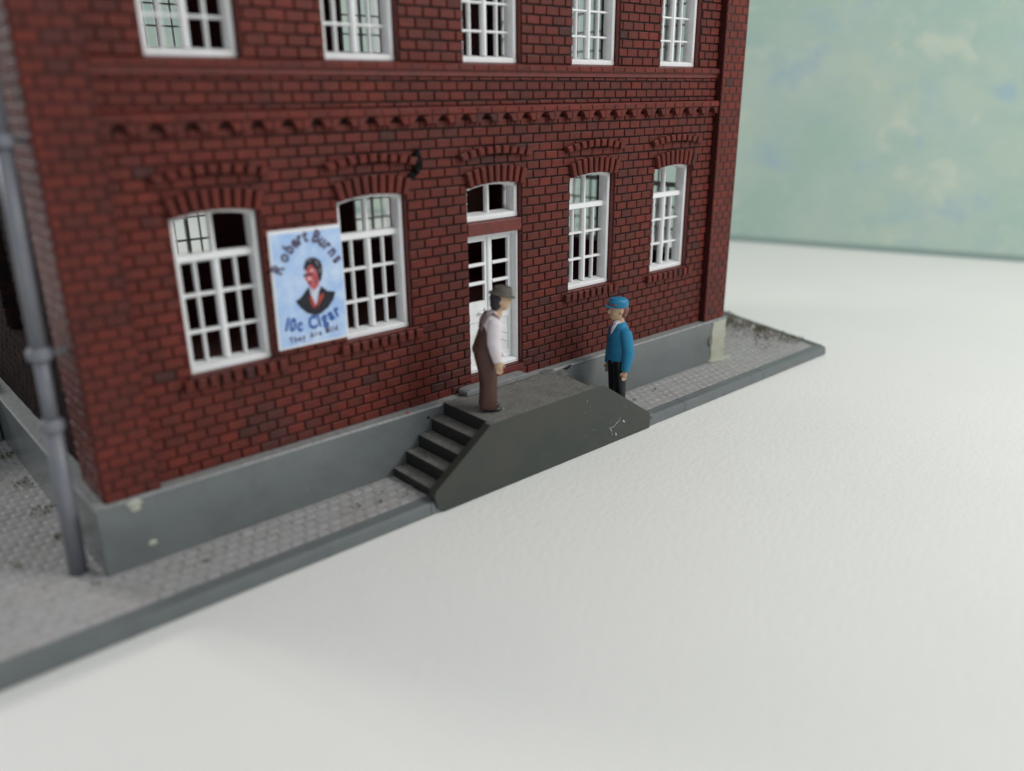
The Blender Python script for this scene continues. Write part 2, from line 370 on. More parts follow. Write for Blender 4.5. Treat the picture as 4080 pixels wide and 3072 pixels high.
wr = MB(); solid_wall(wr, Pright, T+.002, D-T-.002, scolsR, -1.46, ZTOP); brick_rows(wr, Pright, .9, D, ROWS, scolsR)
par(wr.build('wall', WM, fix=False))
wb = MB(); solid_wall(wb, Pback, BX0, BX1, bcols, -1.46, ZTOP) if False else None
Pbackw = lambda u,v,w: (u, D+w, v)
wb = MB(); solid_wall(wb, Pbackw, BX0, BX1, bcols, -1.46, ZTOP); brick_rows(wb, Pbackw, BX0, BX1, ROWS, bcols)
par(wb.build('wall', WM, fix=False))
# ground floor, added upper floor and added roof
fl = MB(); fl.box(BX0+T+.004, BX1-T-.004, T+.004, D-T-.004, 3.3, 3.45); par(fl.build('added_upper_floor', INSIDE))  # unseen slab, added to block light between the storeys
fl = MB(); fl.box(BX0+T+.004, BX1-T-.004, T+.004, D-T-.004, -1.5, -1.40); par(fl.build('ground_floor', INSIDE))
rf = MB(); rf.box(BX0-.5, BX1+.5, -.5, D+.5, ZTOP+.002, ZTOP+.35); par(rf.build('added_roof', THRESH))  # out of view, added so that no light falls in from above

# corner piers
PIERPL = mat('pier_joint_red', (.060,.011,.009), .45, .35, noise=(6, (.02,.006,.006), .7))
def pier(name, x0, x1, sx):
    m = MB()
    m.box(x0, x1, -.165, -.001, -1.46, ZTOP, 1)
    ys = (.0, .85)
    if sx < 0: m.box(x0, BX0-.001, ys[0], ys[1], -1.46, ZTOP); PS = lambda u,v,w:(x0-w, u, v)
    else:      m.box(BX1+.001, x1, ys[0], ys[1], -1.46, ZTOP); PS = lambda u,v,w:(x1+w, u, v)
    PF = lambda u,v,w: (u, -.165-w, v)
    rows = lines(-1.46, ZTOP, .158)
    brick_rows(m, PF, x0+.002, x1-.002, rows, [], front=True, L=.275, rel=.012 if sx > 0 else .022, dirt_shade=.12)
    brick_rows(m, PS, -.163, .85, rows, [], L=.29, rel=.012, dirt_shade=.5 if sx < 0 else .2)
    return par(m.build(name, [MORTAR, PIERPL, INSIDE, BRICK], fix=False))
pier('corner_pier', -2.585, -1.84, -1)
pier('corner_pier', 10.80, 11.585, 1)

# cornice, frieze, sill bands of the front
m = MB()
for a, b_ in ((-1.838, 10.798),):
    m.prism([(0.001,3.385),(-.13,3.385),(-.14,3.40),(-.14,3.475),(-.12,3.495),(0.001,3.505)], lambda y,z:(a,y,z), lambda y,z:(b_,y,z), 1)
    x = a+.02
    while x < b_-.05:
        xe = min(x+.307, b_-.004)
        m.block([(x+.012,3.392),(xe-.012,3.392),(xe-.012,3.478),(x+.012,3.478)], .139, .158, .010, Pfront, 0, brick_col(0,0,.12,.15), .004); x += .307
par(m.build('cornice', [BRICK, REDPL]))
m = MB(); x = -1.838; pit = .457; k = 0
NA = 28; pit = (10.798+1.838)/NA*1.0
for k in range(NA):
    x0 = -1.838+k*pit; cxm = x0+pit/2; ar = .115
    pts = [(x0+.004, 3.245), (x0+pit/2-ar-.035, 3.245)]
    pts += [(cxm-ar*math.cos(t), 3.262+.108*math.sin(t)) for t in [math.pi*i/10 for i in range(11)]]
    pts += [(x0+pit/2+ar+.035, 3.245), (x0+pit-.004, 3.245), (x0+pit-.004, 3.384), (x0+.004, 3.384)]
    m.prism(pts, lambda u,v:(u,-.001,v), lambda u,v:(u,-.125,v), 0, brick_col(cxm,3.3,.35))
    for s_ in (-1, 1):                                  # lower, shallower tier of each corbel
        xa = x0+.004 if s_ < 0 else x0+pit-.076
        m.prism([(xa,3.190),(xa+.072,3.190),(xa+.072,3.243),(xa,3.243)], lambda u,v:(u,-.001,v), lambda u,v:(u,-.055,v), 0, brick_col(cxm,3.2,.35))
o = par(m.build('corbel_frieze', BRICK)); bevel(o, .010, 2)
m = MB()
m.prism([(0.001,3.958),(-.045,3.958),(-.05,3.97),(-.05,4.04),(0.001,4.04)], lambda y,z:(-1.838,y,z), lambda y,z:(10.798,y,z), 1)
m.prism([(0.001,4.042),(-.085,4.042),(-.092,4.055),(-.092,4.125),(-.07,4.145),(0.001,4.162)], lambda y,z:(-1.838,y,z), lambda y,z:(10.798,y,z), 1)
x = -1.83
while x < 10.75:
    xe = min(x+.307, 10.794)
    m.block([(x+.012,4.05),(xe-.012,4.05),(xe-.012,4.128),(x+.012,4.128)], .091, .108, .009, Pfront, 0, brick_col(0,0,.15), .004); x += .307
par(m.build('sill_band', [BRICK, REDPL]))

# arches, hood moulds and brick sills (local to an opening centre)
def arch_mb():
    m = MB(); n_ = 9; f = lambda t: (.635*t, ZSPR-.004+RISE*(1-t*t)); g = lambda t: (.715*t, 2.425+.105*(1-t*t))
    for k in range(n_):
        ta, tb = -1+2*k/n_+.036, -1+2*(k+1)/n_-.036
        m.block([f(ta), f(tb), g(tb), g(ta)], .0, .115, .018, Pfront, 0, brick_col(0,0,.05), .004)
    pts = [f(-.98+1.96*k/12) for k in range(13)]; pts2 = [g(.98-1.96*k/12) for k in range(13)]
    for k in range(12):
        m.prism([(p[0],p[1]) for p in (pts[k], pts[k+1], pts2[11-k], pts2[12-k])], lambda u,v:(u,-.001,v), lambda u,v:(u,-.035,v), 1)
    return m
def hood_mb():
    m = MB(); n_ = 9; f = lambda t: (.79*t, 2.628+.095*(1-t*t)); g = lambda t: (.845*t, 2.738+.112*(1-t*t))
    for k in range(n_):
        e = .0 if k in (0, n_-1) else 0; ta, tb = -1+2*k/n_+.034, -1+2*(k+1)/n_-.034
        m.block([f(ta), f(tb), g(tb), g(ta)], .0, .135, .018, Pfront, 0, brick_col(0,0,.12), .004)
    for k in range(12):
        a, b_ = -.98+1.96*k/12, -.98+1.96*(k+1)/12
        m.prism([f(a), f(b_), g(b_), g(a)], lambda u,v:(u,-.001,v), lambda u,v:(u,-.05,v), 1)
    return m
def sill_mb():
    m = MB(); n_ = 9
    for k in range(n_):
        a, b_ = -.80+1.6*k/n_+.028, -.80+1.6*(k+1)/n_-.028
        m.block([(a,-.205),(b_,-.205),(b_,-.05),(a,-.05)], .0, .115, .014, Pfront, 0, brick_col(0,0,.30), .005)
    m.prism([(-.79,-.195),(.79,-.195),(.79,-.058),(-.79,-.058)], lambda u,v:(u,-.001,v), lambda u,v:(u,-.035,v), 1)
    m.prism([(0,-.045),(-.09,-.062),(-.09,-.07),(0,-.07)], lambda y,z:(-.62,y,z), lambda y,z:(.62,y,z), 1)
    return m
def place(src, loc, rz=0, kids=True):
    c = src.copy(); COL.objects.link(c); c.parent = bld; c.matrix_parent_inverse = Matrix.Translation((-4.5,0,1.45)); c.location = loc; c.rotation_euler = (0,0,rz)
    for ch in list(src.children):
        d_ = ch.copy(); COL.objects.link(d_); d_.parent = c; d_.matrix_parent_inverse = Matrix()
    return c
for i, c in enumerate(CX):
    par(arch_mb().build('window_arch', [BRICK, MORTAR], loc=(c,0,0), fix=False))
    par(hood_mb().build('hood_mould', [BRICK, MORTAR], loc=(c,0,0), fix=False))
    if i != 2: par(sill_mb().build('brick_sill', [BRICK, MORTAR], loc=(c,0,0), fix=False))

# windows
def octbar(m, p0, p1, a, b_, axis):
    """rounded glazing bar; axis 'u' or 'v'; a = half width across, b_ = half depth"""
    k = .45
    prof = [(-a,-b_*k),(-a*k,-b_),(a*k,-b_),(a,-b_*k),(a,b_*k),(a*k,b_),(-a*k,b_),(-a,b_*k)]
    if axis == 'v': m.prism(prof, lambda s,t:(p0[0]+s, p0[1]+t, p0[2]), lambda s,t:(p1[0]+s, p1[1]+t, p1[2]))
    else: m.prism(prof, lambda s,t:(p0[0], p0[1]+t, p0[2]+s), lambda s,t:(p1[0], p1[1]+t, p1[2]+s))
def frame_mb(zb, zs, rise, sill=.09):
    m = MB(); h = .612; i_ = .538; yf, yb = .085, .315
    for s_ in (-1, 1):
        prof = [(s_*h, yf+.012),(s_*(h-.012), yf),(s_*(i_+.012), yf),(s_*i_, yf+.014),(s_*i_, yb),(s_*h, yb)]
        m.prism(prof, lambda x,y:(x,y,zb+sill), lambda x,y:(x,y,zs))
    m.prism([(yf+.012,zb+.004),(yf,zb+.016),(yf,zb+sill-.014),(yf+.014,zb+sill),(yb,zb+sill+.035),(yb,zb+.004)], lambda y,z:(-h,y,z), lambda y,z:(h,y,z))
    n_ = 12; o_ = arc(0, h, zs, rise-.006, n_) if rise else [(-h+2*h*k/n_, zs) for k in range(n_+1)]
    il = [(-i_+2*i_*k/n_, zs-.055+(rise*(1-(2*k/n_-1)**2) if rise else 0)) for k in range(n_+1)]
    for k in range(n_): m.prism([il[k], il[k+1], o_[k+1], o_[k]], lambda x,z:(x,yf,z), lambda x,z:(x,yb,z))
    return m
def panes(zb, zt):
    m = MB(); m.box(-.56,.56,.305,.312,zb,zt); return m
def bars_ground():
    m = MB()
    m.prism([(.20,1.535),(.175,1.55),(.175,1.63),(.20,1.645),(.30,1.645),(.30,1.535)], lambda y,z:(-.538,y,z), lambda y,z:(.538,y,z))
    octbar(m, (0,.245,1.645), (0,.245,2.21), .030, .055, 'v')
    octbar(m, (0,.235,.095), (0,.235,1.535), .050, .065, 'v')
    for s_ in (-1, 1):
        octbar(m, (s_*.292,.255,.095), (s_*.292,.255,1.535), .024, .045, 'v')
        for z in (1.065, .540):
            a, b_ = sorted((s_*.050, s_*.538)); octbar(m, (a,.252,z), (b_,.252,z), .026, .052, 'u')
    return m
def bars_upper():
    m = MB(); octbar(m, (0,.235,4.285), (0,.235,6.37), .050, .065, 'v')
    for s_ in (-1, 1):
        octbar(m, (s_*.292,.255,4.285), (s_*.292,.255,6.34), .024, .045, 'v')
        for z in (4.66, 5.095, 5.53, 5.96):
            a, b_ = sorted((s_*.050, s_*.538)); octbar(m, (a,.252,z), (b_,.252,z), .022, .052, 'u')
    return m
def window(frame, bars, pz):
    f = frame.build('window', WHITE); b_ = bars.build('glazing_bars', WHITE, f); return f
g0 = window(frame_mb(ZG0, ZSPR, RISE), bars_ground(), (.06, 2.2)); par(g0); g0.location = (CX[0],0,0)
u0 = window(frame_mb(ZU0, ZUSPR, RISE), bars_upper(), (4.25, 6.36)); par(u0); u0.location = (CX[0],0,0)
for i, c in enumerate(CX[1:], 1):
    if i != 2: place(g0, (c,0,0))
    place(u0, (c,0,0))
for c in CX: place(g0, (c,D,0), math.pi); place(u0, (c,D,0), math.pi)
for c, _ in scolsR: place(g0, (BX1,c,0), math.pi/2); place(u0, (BX1,c,0), math.pi/2)

# transom light over the door
tf = frame_mb(1.575, ZSPR, RISE, .10).build('transom_window', WHITE, loc=(CX[2],0,0)); par(tf)
m = MB(); octbar(m, (0,.235,1.69), (0,.235,2.21), .034, .060, 'v'); m.build('glazing_bars', WHITE, tf)
m = MB(); m.box(CX[2]-.622, CX[2]+.622, -.022, .30, 1.348, 1.572); o = par(m.build('lintel', REDPL)); bevel(o, .012)
m = MB(); m.box(CX[2]-.622, CX[2]+.622, .02, .30, -1.30, -1.205)
m.box(CX[2]-.66, CX[2]+.66, -.035, -.001, -1.345, -1.215); m.box(CX[2]-.66, CX[2]+.66, -.06, -.001, -1.44, -1.347)
o = par(m.build('door_sill', REDPL)); bevel(o, .008)

# double door
dm = MB(); yf = .07; h = .612
for s_ in (-1, 1): dm.prism([(s_*h,yf+.01),(s_*(h-.01),yf),(s_*.575,yf),(s_*.565,yf+.01),(s_*.565,.24),(s_*h,.24)], lambda x,y:(x,y,-1.195), lambda x,y:(x,y,1.345))
dm.prism([(yf+.01,1.345),(yf,1.335),(yf,1.31),(yf+.01,1.30),(.24,1.30),(.24,1.345)], lambda y,z:(-.565,y,z), lambda y,z:(.565,y,z))
dm.prism([(yf+.01,-1.195),(yf,-1.185),(yf,-1.13),(yf+.02,-1.115),(.22,-1.095),(.22,-1.195)], lambda y,z:(-.565,y,z), lambda y,z:(.565,y,z))
door = dm.build('door', WHITE, loc=(CX[2],0,0)); par(door)
yl = .205
lz0, lz1 = -1.09, 1.298; PB = -.06                        # leaf bottom, top, glass bottom
for s_ in (-1, 1):
    lf = MB(); c = s_*.283; hw = .279; st = .085
    lf.box(c-hw, c-hw+st, yl, yl+.07, lz0, lz1); lf.box(c+hw-st, c+hw, yl, yl+.07, lz0, lz1)
    lf.box(c-hw+st, c+hw-st, yl, yl+.07, lz1-.10, lz1)
    lf.box(c-hw+st, c+hw-st, yl, yl+.07, -.29, .10)
    lf.box(c-hw+st, c+hw-st, yl+.02, yl+.07, lz0+.14, -.29)
    lf.box(c-hw+st, c+hw-st, yl, yl+.07, lz0, lz0+.14)
    for z in (.78, .44): octbar(lf, (c-hw+st,yl+.02,z), (c+hw-st,yl+.02,z), .032, .045, 'u')
    # diagonal boards in the lower panel
    a, b_ = c-hw+st+.01, c+hw-st-.01
    for k in range(5):
        z = -.36-.155*k; za, zb_ = (z, z-.17) if s_ > 0 else (z-.17, z)
        zlo = lz0+.17
        if min(za, zb_)-.12 < zlo: continue
        lf.prism([(a,za-.115),(b_,zb_-.115),(b_,zb_+.018),(a,za+.018)], lambda x,z:(x,yl+.021,z), lambda x,z:(x,yl+.006,z))
    o = bevel(lf.build('door_leaf', WHITE, door), .007)
m = MB(); octbar(m, (0,yl-.012,lz0), (0,yl-.012,lz1), .032, .022, 'v'); m.build('meeting_stile', WHITE, door)
icos('handle', [((-.20,yl-.04,-.10),(.085,.03,.024)),((-.10,yl-.02,-.07),(.028,.03,.05))], WHITE, door, 2, .03)
icos('handle', [((.12,yl-.04,-.60),(.06,.025,.018)),((.07,yl-.03,-.585),(.018,.03,.03))], WHITE, door, 2, .03)

# plinth
m = MB()
PX0, PX1 = -2.74, 11.62
m.box(PX0, PX1, -.235, D+.2, ZP-.02, -1.478)
pl = par(m.build('plinth', PLINTH)); bevel(pl, .02, 3)
m = MB()                                                  # worn chamfered ledge
m.prism([(-.235,-1.48),(-.215,-1.455),(.05,-1.448),(.05,-1.48)], lambda y,z:(PX0,y,z), lambda y,z:(PX1,y,z))
m.prism([(0,-1.48),(.02,-1.455),(.30,-1.448),(.30,-1.48)], lambda s,z:(PX0+s,-.2349,z), lambda s,z:(PX0+s,D+.2,z))
par(m.build('plinth_ledge', LEDGE))
# glue beads and paint blobs
m = MB(); rr = lambda k, s_: .02*math.sin(k*1.7+s_)
lft = [(11.04+rr(k,0), -1.49-.10*k) for k in range(10)]+[(11.0,-2.47)]; rgt = [(11.60+rr(k,2), -1.49-.10*k) for k in range(10)]+[(11.66,-2.47)]
m.prism(lft+rgt[::-1], lambda x,z:(x,-.2352,z), lambda x,z:(x+(.02 if x < 11.3 else -.02),-.262,z))
m.prism([(10.95,-.236),(11.75,-.236),(11.85,-.30),(11.62,-.42),(11.30,-.40),(11.02,-.33)], lambda x,y:(x,y,ZP+.01), lambda x,y:(x,y,ZP+.045))
bevel(par(m.build('glue_strip', GLUE)), .012, 3)
par(icos('glue_bead', [((-2.25,-.24,-1.53),(.12,.02,.06)),((-2.24,-.24,-1.60),(.08,.018,.07))], GLUE, None, 2, .1))
par(icos('glue_bead', [((-2.1,-.24,-2.2),(.07,.015,.05))], GLUE, None, 2, .1))
par(icos('paint_blob', [((2.82,-.08,2.72),(.075,.05,.13)),((2.81,-.08,2.58),(.055,.04,.10)),((2.73,-.06,2.48),(.08,.03,.045)),((2.85,-.07,2.81),(.03,.03,.08)),((2.66,-.05,2.44),(.07,.025,.025)),((2.88,-.06,2.62),(.04,.03,.07))], BLACKB, None, 3, .14))
par(icos('paint_blob', [((10.98,-.25,-1.95),(.06,.02,.12))], STEP, None, 2, .1))
# downpipe on the left corner
def tube(m, p0, p1, r0, r1, n_=20, mi=0):
    p0, p1 = Vector(p0), Vector(p1); t = (p1-p0).normalized(); a = t.orthogonal().normalized(); b_ = t.cross(a)
    i = len(m.v)
    m.v += [tuple(p0+(a*math.cos(6.2832*k/n_)+b_*math.sin(6.2832*k/n_))*r0) for k in range(n_)]+[tuple(p1+(a*math.cos(6.2832*k/n_)+b_*math.sin(6.2832*k/n_))*r1) for k in range(n_)]
    for k in range(n_):
        j = (k+1) % n_; m.f.append((i+k,i+j,i+n_+j,i+n_+k)); m.m.append(mi); m.c.append((1,1,1))
    m.f.append(tuple(i+n_-1-k for k in range(n_))); m.m.append(mi); m.c.append((1,1,1)); m.f.append(tuple(i+n_+k for k in range(n_))); m.m.append(mi); m.c.append((1,1,1))
foot = Vector((-3.0,.18,ZP)); top = Vector((-2.72,.06,7.4))
pt = lambda z: foot.lerp(top, (z-foot.z)/(top.z-foot.z))
m = MB(); tube(m, pt(ZP), pt(-.30), .120, .115); tube(m, pt(-.3), pt(.66), .092, .090); tube(m, pt(.66), pt(3.2), .098, .095); tube(m, pt(3.2), pt(7.4), .092, .09)
pipe = par(m.build('downpipe', PIPE)); 
for p in pipe.data.polygons: p.use_smooth = len(p.vertices) == 4
for z in (-.30, .66, 3.22):
    m = MB(); tube(m, pt(z-.05), pt(z+.05), .150, .155); tube(m, pt(z+.05), pt(z+.10), .155, .115)
    if z > 0: m.box(pt(z).x, BX0+.02, pt(z).y-.03, pt(z).y+.03, z-.03, z+.03)
    c_ = m.build('pipe_collar', PIPE, pipe)
# rear annex stub seen past the left corner
an = tag(empty('annex', (-5.5,7.4,ZP)), 'low grey walled annex behind the left side of the brick building', 'annex')
m = MB(); m.box(-9.5+5.5, -2.76+5.5, 6.05-7.4, 8.0-7.4, 0, 1.20); o = m.build('wall', KERB, an); bevel(o,.03)
m = MB(); m.box(-9.4+5.5, -2.72+5.5, 6.0-7.4, 8.05-7.4, 1.202, 1.27); bevel(m.build('coping', LEDGE, an), .02)

# ------------------------------------------------------------------ entrance steps
est = tag(empty('entrance_steps', (4.4,-.85,ZP)), 'dark grey entrance steps with landing and sloped side panel below the white door', 'steps')
def pe(o): o.parent = est; o.matrix_parent_inverse = Matrix.Translation((-4.4,.85,-ZP)); return o
nose = [3.03, 2.75, 2.46, 2.18, 1.90]; tops = [-1.425, -1.655, -1.875, -2.095, -2.325]
def rough(o, w=.012, dark_sides=False):
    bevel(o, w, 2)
    if dark_sides:  # upward faces keep the lighter step colour, all others turn black
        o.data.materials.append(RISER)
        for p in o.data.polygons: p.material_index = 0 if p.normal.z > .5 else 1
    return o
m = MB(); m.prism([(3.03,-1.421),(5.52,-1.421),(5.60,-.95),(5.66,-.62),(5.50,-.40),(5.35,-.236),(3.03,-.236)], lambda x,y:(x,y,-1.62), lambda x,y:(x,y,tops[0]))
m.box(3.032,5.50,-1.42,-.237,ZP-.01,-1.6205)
pe(rough(m.build('landing', STEP), dark_sides=True))
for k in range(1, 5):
    m = MB(); m.box(nose[k], nose[k-1]-.001, -1.421, -.236-.008*k, ZP-.01, tops[k]); pe(rough(m.build('step', STEP), dark_sides=True))
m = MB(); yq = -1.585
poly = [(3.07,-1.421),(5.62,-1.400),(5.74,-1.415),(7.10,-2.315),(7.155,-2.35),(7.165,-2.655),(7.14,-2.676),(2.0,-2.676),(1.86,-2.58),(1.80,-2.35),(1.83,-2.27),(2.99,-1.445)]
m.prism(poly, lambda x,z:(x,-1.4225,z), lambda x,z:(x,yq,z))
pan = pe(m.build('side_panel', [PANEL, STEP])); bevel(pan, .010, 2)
for p in pan.data.polygons:
    if p.normal.z > .95: p.material_index = 1
pe(icos('glue_lump', [((7.22,-1.53,-2.46),(.10,.05,.055)),((7.26,-1.50,-2.44),(.07,.06,.05)),((7.16,-1.53,-2.54),(.07,.045,.06))], STEP, None, 3, .12))
m = MB()
m.prism([(3.50,-1.424),(3.50,-1.345),(3.58,-1.318),(4.93,-1.318),(5.02,-1.345),(5.03,-1.424)], lambda x,z:(x,-.062,z), lambda x,z:(x,-.34,z))
pe(rough(m.build('threshold', THRESH), .02))
# crumbs and a hair on the panel
cr = []
for _ in range(28):
    x_ = random.uniform(5.2,6.9); z_ = random.uniform(-2.55,-1.75)
    if z_ > -1.45-(x_-5.74)*.68: continue
    cr.append(((x_,yq-.002,z_), random.uniform(.003,.006)))
cr += [((6.33,yq-.004,-2.30),.020),((6.36,yq-.004,-2.325),.014),((5.98,yq-.004,-2.385),.014),((6.12,yq-.004,-2.50),.015),((6.13,yq-.004,-2.53),.017),((6.0,yq-.004,-2.43),.010),((6.02,yq-.004,-2.49),.010),((5.3,yq-.003,-1.62),.009)]
d1 = pe(icos('dust_specks', cr, DEBRIS, None, 1, .3)); d1['kind'] = 'stuff'
m = MB(); hp = [(5.92,-2.33),(6.0,-2.345),(6.07,-2.33),(6.12,-2.29),(6.18,-2.275),(6.22,-2.235),(6.24,-2.20)]
for a, b_ in zip(hp[:-1], hp[1:]): tube(m, (a[0],yq-.006,a[1]), (b_[0],yq-.006,b_[1]), .0032, .0032, 6)
pe(m.build('hair_strand', DEBRIS))
# crumbs on landing
cr = [((random.uniform(3.9,5.5),random.uniform(-1.35,-.35),tops[0]+.003), random.uniform(.004,.008)) for _ in range(14)]
cr += [((3.52+.06*k,-1.22,tops[0]+.008),.016) for k in range(2)]
d2 = pe(icos('dust_specks', cr, DEBRIS, None, 1, .3)); d2['kind'] = 'stuff'

for c_, r_ in (((6.13,-.236,-1.50),(.09,.010,.035)),((6.21,-.236,-1.475),(.06,.010,.02)),((2.70,-.238,-1.63),(.03,.006,.03)),((5.52,-.30,-1.421),(.16,.09,.012)),((5.66,-.58,-1.425),(.10,.12,.012))):
    pe(icos('paint_slop', [(c_, r_)], RISER if c_[1] > -.24 else STEP, None, 3, .12))
par(icos('paint_chip', [((2.30,-.20,-1.445),(.035,.03,.016))], mat('chip_red', (.45,.09,.07), .5), None, 2, .2))
for k_ in range(26):
    x_ = random.uniform(-2.2,10.8); z_ = random.uniform(-2.35,-1.6)
    if 1.8 < x_ < 5.6: continue
    par(icos('scuff', [((x_,-.236,z_),(random.uniform(.004,.010),.003,random.uniform(.010,.028)))], LEDGE, None, 1, .2))

# ------------------------------------------------------------------ poster
PBLUE = mat('poster_blue', (.34,.52,.84), .5, .3, noise=[(2.6,(.66,.78,.92),1.0),(6,(.24,.42,.80),.55),(70,(.70,.80,.92),.55)])
PCARD = mat('poster_card', (.78,.79,.80), .5, .3)
INK = mat('poster_ink', (.055,.030,.070), .5, .3, noise=(30,(.20,.16,.25),.5))
INKB = mat('poster_ink_blue', (.025,.09,.34), .5, .3, noise=(26,(.08,.2,.5),.5))
COATP = mat('poster_coat', (.016,.017,.024), .5, .3, noise=(12,(.05,.04,.05),.5))
FACEP = mat('poster_face', (.50,.085,.095), .5, .3, noise=(16,(.62,.30,.30),.7))
REDP = mat('poster_red', (.42,.055,.040), .5, .3)
CRAV = mat('poster_cravat', (.62,.66,.76), .5, .3, noise=(14,(.35,.35,.42),.5))
pw, ph = 1.175, 1.775
po = tag(empty('poster', (.17,-.045,.09), 0), 'blue and white poster with a dark haired bust on the brick wall', 'poster')
po.rotation_euler = (0, R(.5), 0)
m = MB(); m.box(0,pw,-.018,.012,0,ph); bevel(m.build('board', PCARD, po), .004)
m = MB(); m.box(.035,pw-.012,-.022,-.0185,.03,ph-.055); m.build('printed_field', PBLUE, po)
def flat(name, polys, mt, y=-.024, th=.002):
    for q in polys[1:]: flat(name, [q], mt, y, th)
    polys = polys[:1]
    m = MB()
    for p in polys: m.prism(p, lambda u,v:(u,y,v), lambda u,v:(u,y+th-.0003,v))
    return m.build(name, mt, po)
k = lambda pts: [((x)*pw, (1-y)*ph) for x, y in pts]
# (fractions of the sheet, y down)
por = flat('portrait_coat', [k([(.28,.60),(.36,.575),(.44,.52),(.48,.50),(.60,.57),(.66,.505),(.74,.555),(.86,.575),(.82,.64),(.74,.70),(.62,.745),(.54,.75),(.42,.715),(.34,.66)])], COATP, -.0245)
flat('portrait_hair', [k([(.44,.31),(.47,.268),(.53,.250),(.60,.255),(.67,.285),(.695,.33),(.69,.40),(.665,.455),(.635,.47),(.625,.43),(.60,.355),(.54,.312),(.50,.322),(.46,.350),(.43,.345)]), k([(.42,.388),(.46,.380),(.55,.385),(.555,.393),(.50,.396),(.44,.405),(.41,.400)])], COATP, -.0265)
flat('portrait_face', [k([(.450,.345),(.50,.310),(.56,.315),(.60,.35),(.64,.44),(.625,.50),(.57,.530),(.51,.51),(.475,.47),(.455,.44),(.435,.425),(.455,.38)])], FACEP, -.0255)
flat('portrait_cravat', [k([(.49,.50),(.54,.545),(.61,.50),(.625,.53),(.585,.63),(.555,.665),(.53,.61),(.50,.56)])], CRAV, -.0275)
flat('portrait_lapels', [k([(.475,.585),(.50,.57),(.555,.66),(.545,.69),(.50,.66)]), k([(.575,.66),(.62,.585),(.675,.565),(.68,.60),(.61,.655),(.58,.685)])], REDP, -.0285)
flat('portrait_shading', [k([(.50,.392),(.535,.385),(.545,.398),(.515,.407)]), k([(.47,.455),(.52,.450),(.53,.462),(.48,.472)]), k([(.585,.40),(.605,.43),(.60,.49),(.575,.47),(.585,.44)]), k([(.47,.348),(.54,.33),(.545,.338),(.48,.358)])], mat('poster_shadow', (.09,.02,.04), .5, .3), -.0262)
flat('portrait_highlight', [k([(.48,.41),(.52,.415),(.525,.44),(.49,.445)]), k([(.52,.345),(.56,.35),(.565,.37),(.53,.37)])], mat('poster_light', (.75,.48,.46), .5, .3), -.0260)
flat('hair_streak', [k([(.50,.275),(.54,.262),(.548,.270),(.51,.285)]), k([(.60,.275),(.64,.30),(.635,.335),(.61,.30)]), k([(.655,.34),(.67,.37),(.655,.40),(.645,.37)])], mat('poster_grey', (.22,.23,.25), .5, .3), -.0272)
def glyph_mesh(ch, size, bold=.0, shear=0.0):
    cu = bpy.data.curves.new('t', 'FONT'); cu.body = ch; cu.size = size; cu.offset = bold; cu.shear = shear; cu.resolution_u = 4; cu.extrude = .0008
    ob = bpy.data.objects.new('t', cu); COL.objects.link(ob); dg = bpy.context.evaluated_depsgraph_get(); dg.update()
    me = bpy.data.meshes.new_from_object(ob.evaluated_get(dg)); w = ob.dimensions.x
    bpy.data.objects.remove(ob); bpy.data.curves.remove(cu); return me, w
def lettering(name, text, size, path, mt, bold=.012, sp=.02, y=-.0295, sx=1.0):
    """path(s) with s in 0..1 -> (u, v, angle); each letter placed along it"""
    ms = [(None, size*.32) if ch == ' ' else glyph_mesh(ch, size, bold) for ch in text]
    tot = sum(w for _, w in ms)+sp*(len(ms)-1); s = 0; vv = []; ff = []
    pp = [path(i/40) for i in range(41)]; pl = sum(math.hypot(pp[i+1][0]-pp[i][0], pp[i+1][1]-pp[i][1]) for i in range(40)); sx = max(.55, min(1.15, pl/tot))
    for me, w in ms:
        if me:
            c = (s+w/2)/tot; u, v, a = path(c); xs = [q.co.x for q in me.vertices]; mid = (min(xs)+max(xs))/2; i = len(vv)
            for q in me.vertices:
                lx, ly = (q.co.x-mid)*sx, q.co.y
                vv.append((u+lx*math.cos(a)-ly*math.sin(a), y-q.co.z, v+lx*math.sin(a)+ly*math.cos(a)))
            ff += [tuple(i+q for q in p.vertices) for p in me.polygons]
            bpy.data.meshes.remove(me)
        s += w+sp
    me = bpy.data.meshes.new(name); me.from_pydata(vv, [], ff); me.materials.append(mt)
    o = bpy.data.objects.new(name, me); COL.objects.link(o); o.parent = po; return o
def arcpath(x0, y0, x1, y1, sag):
    def f(s):
        u = x0+(x1-x0)*s; v = y0+(y1-y0)*s+sag*4*s*(1-s); dv = (y1-y0)+sag*4*(1-2*s); return u, v, math.atan2(dv, x1-x0)
    return f
lettering('lettering', 'Robert Burns', .26, arcpath(.13, 1.10, 1.05, 1.17, .44), INK, .008, .022)
lettering('lettering', '10c Cigar', .28, arcpath(.12, .30, 1.08, .40, -.10), INKB, .010, .045)
lettering('lettering', 'They Are Mild', .125, arcpath(.18, .085, 1.0, .15, -.005), INK, .003, .035)

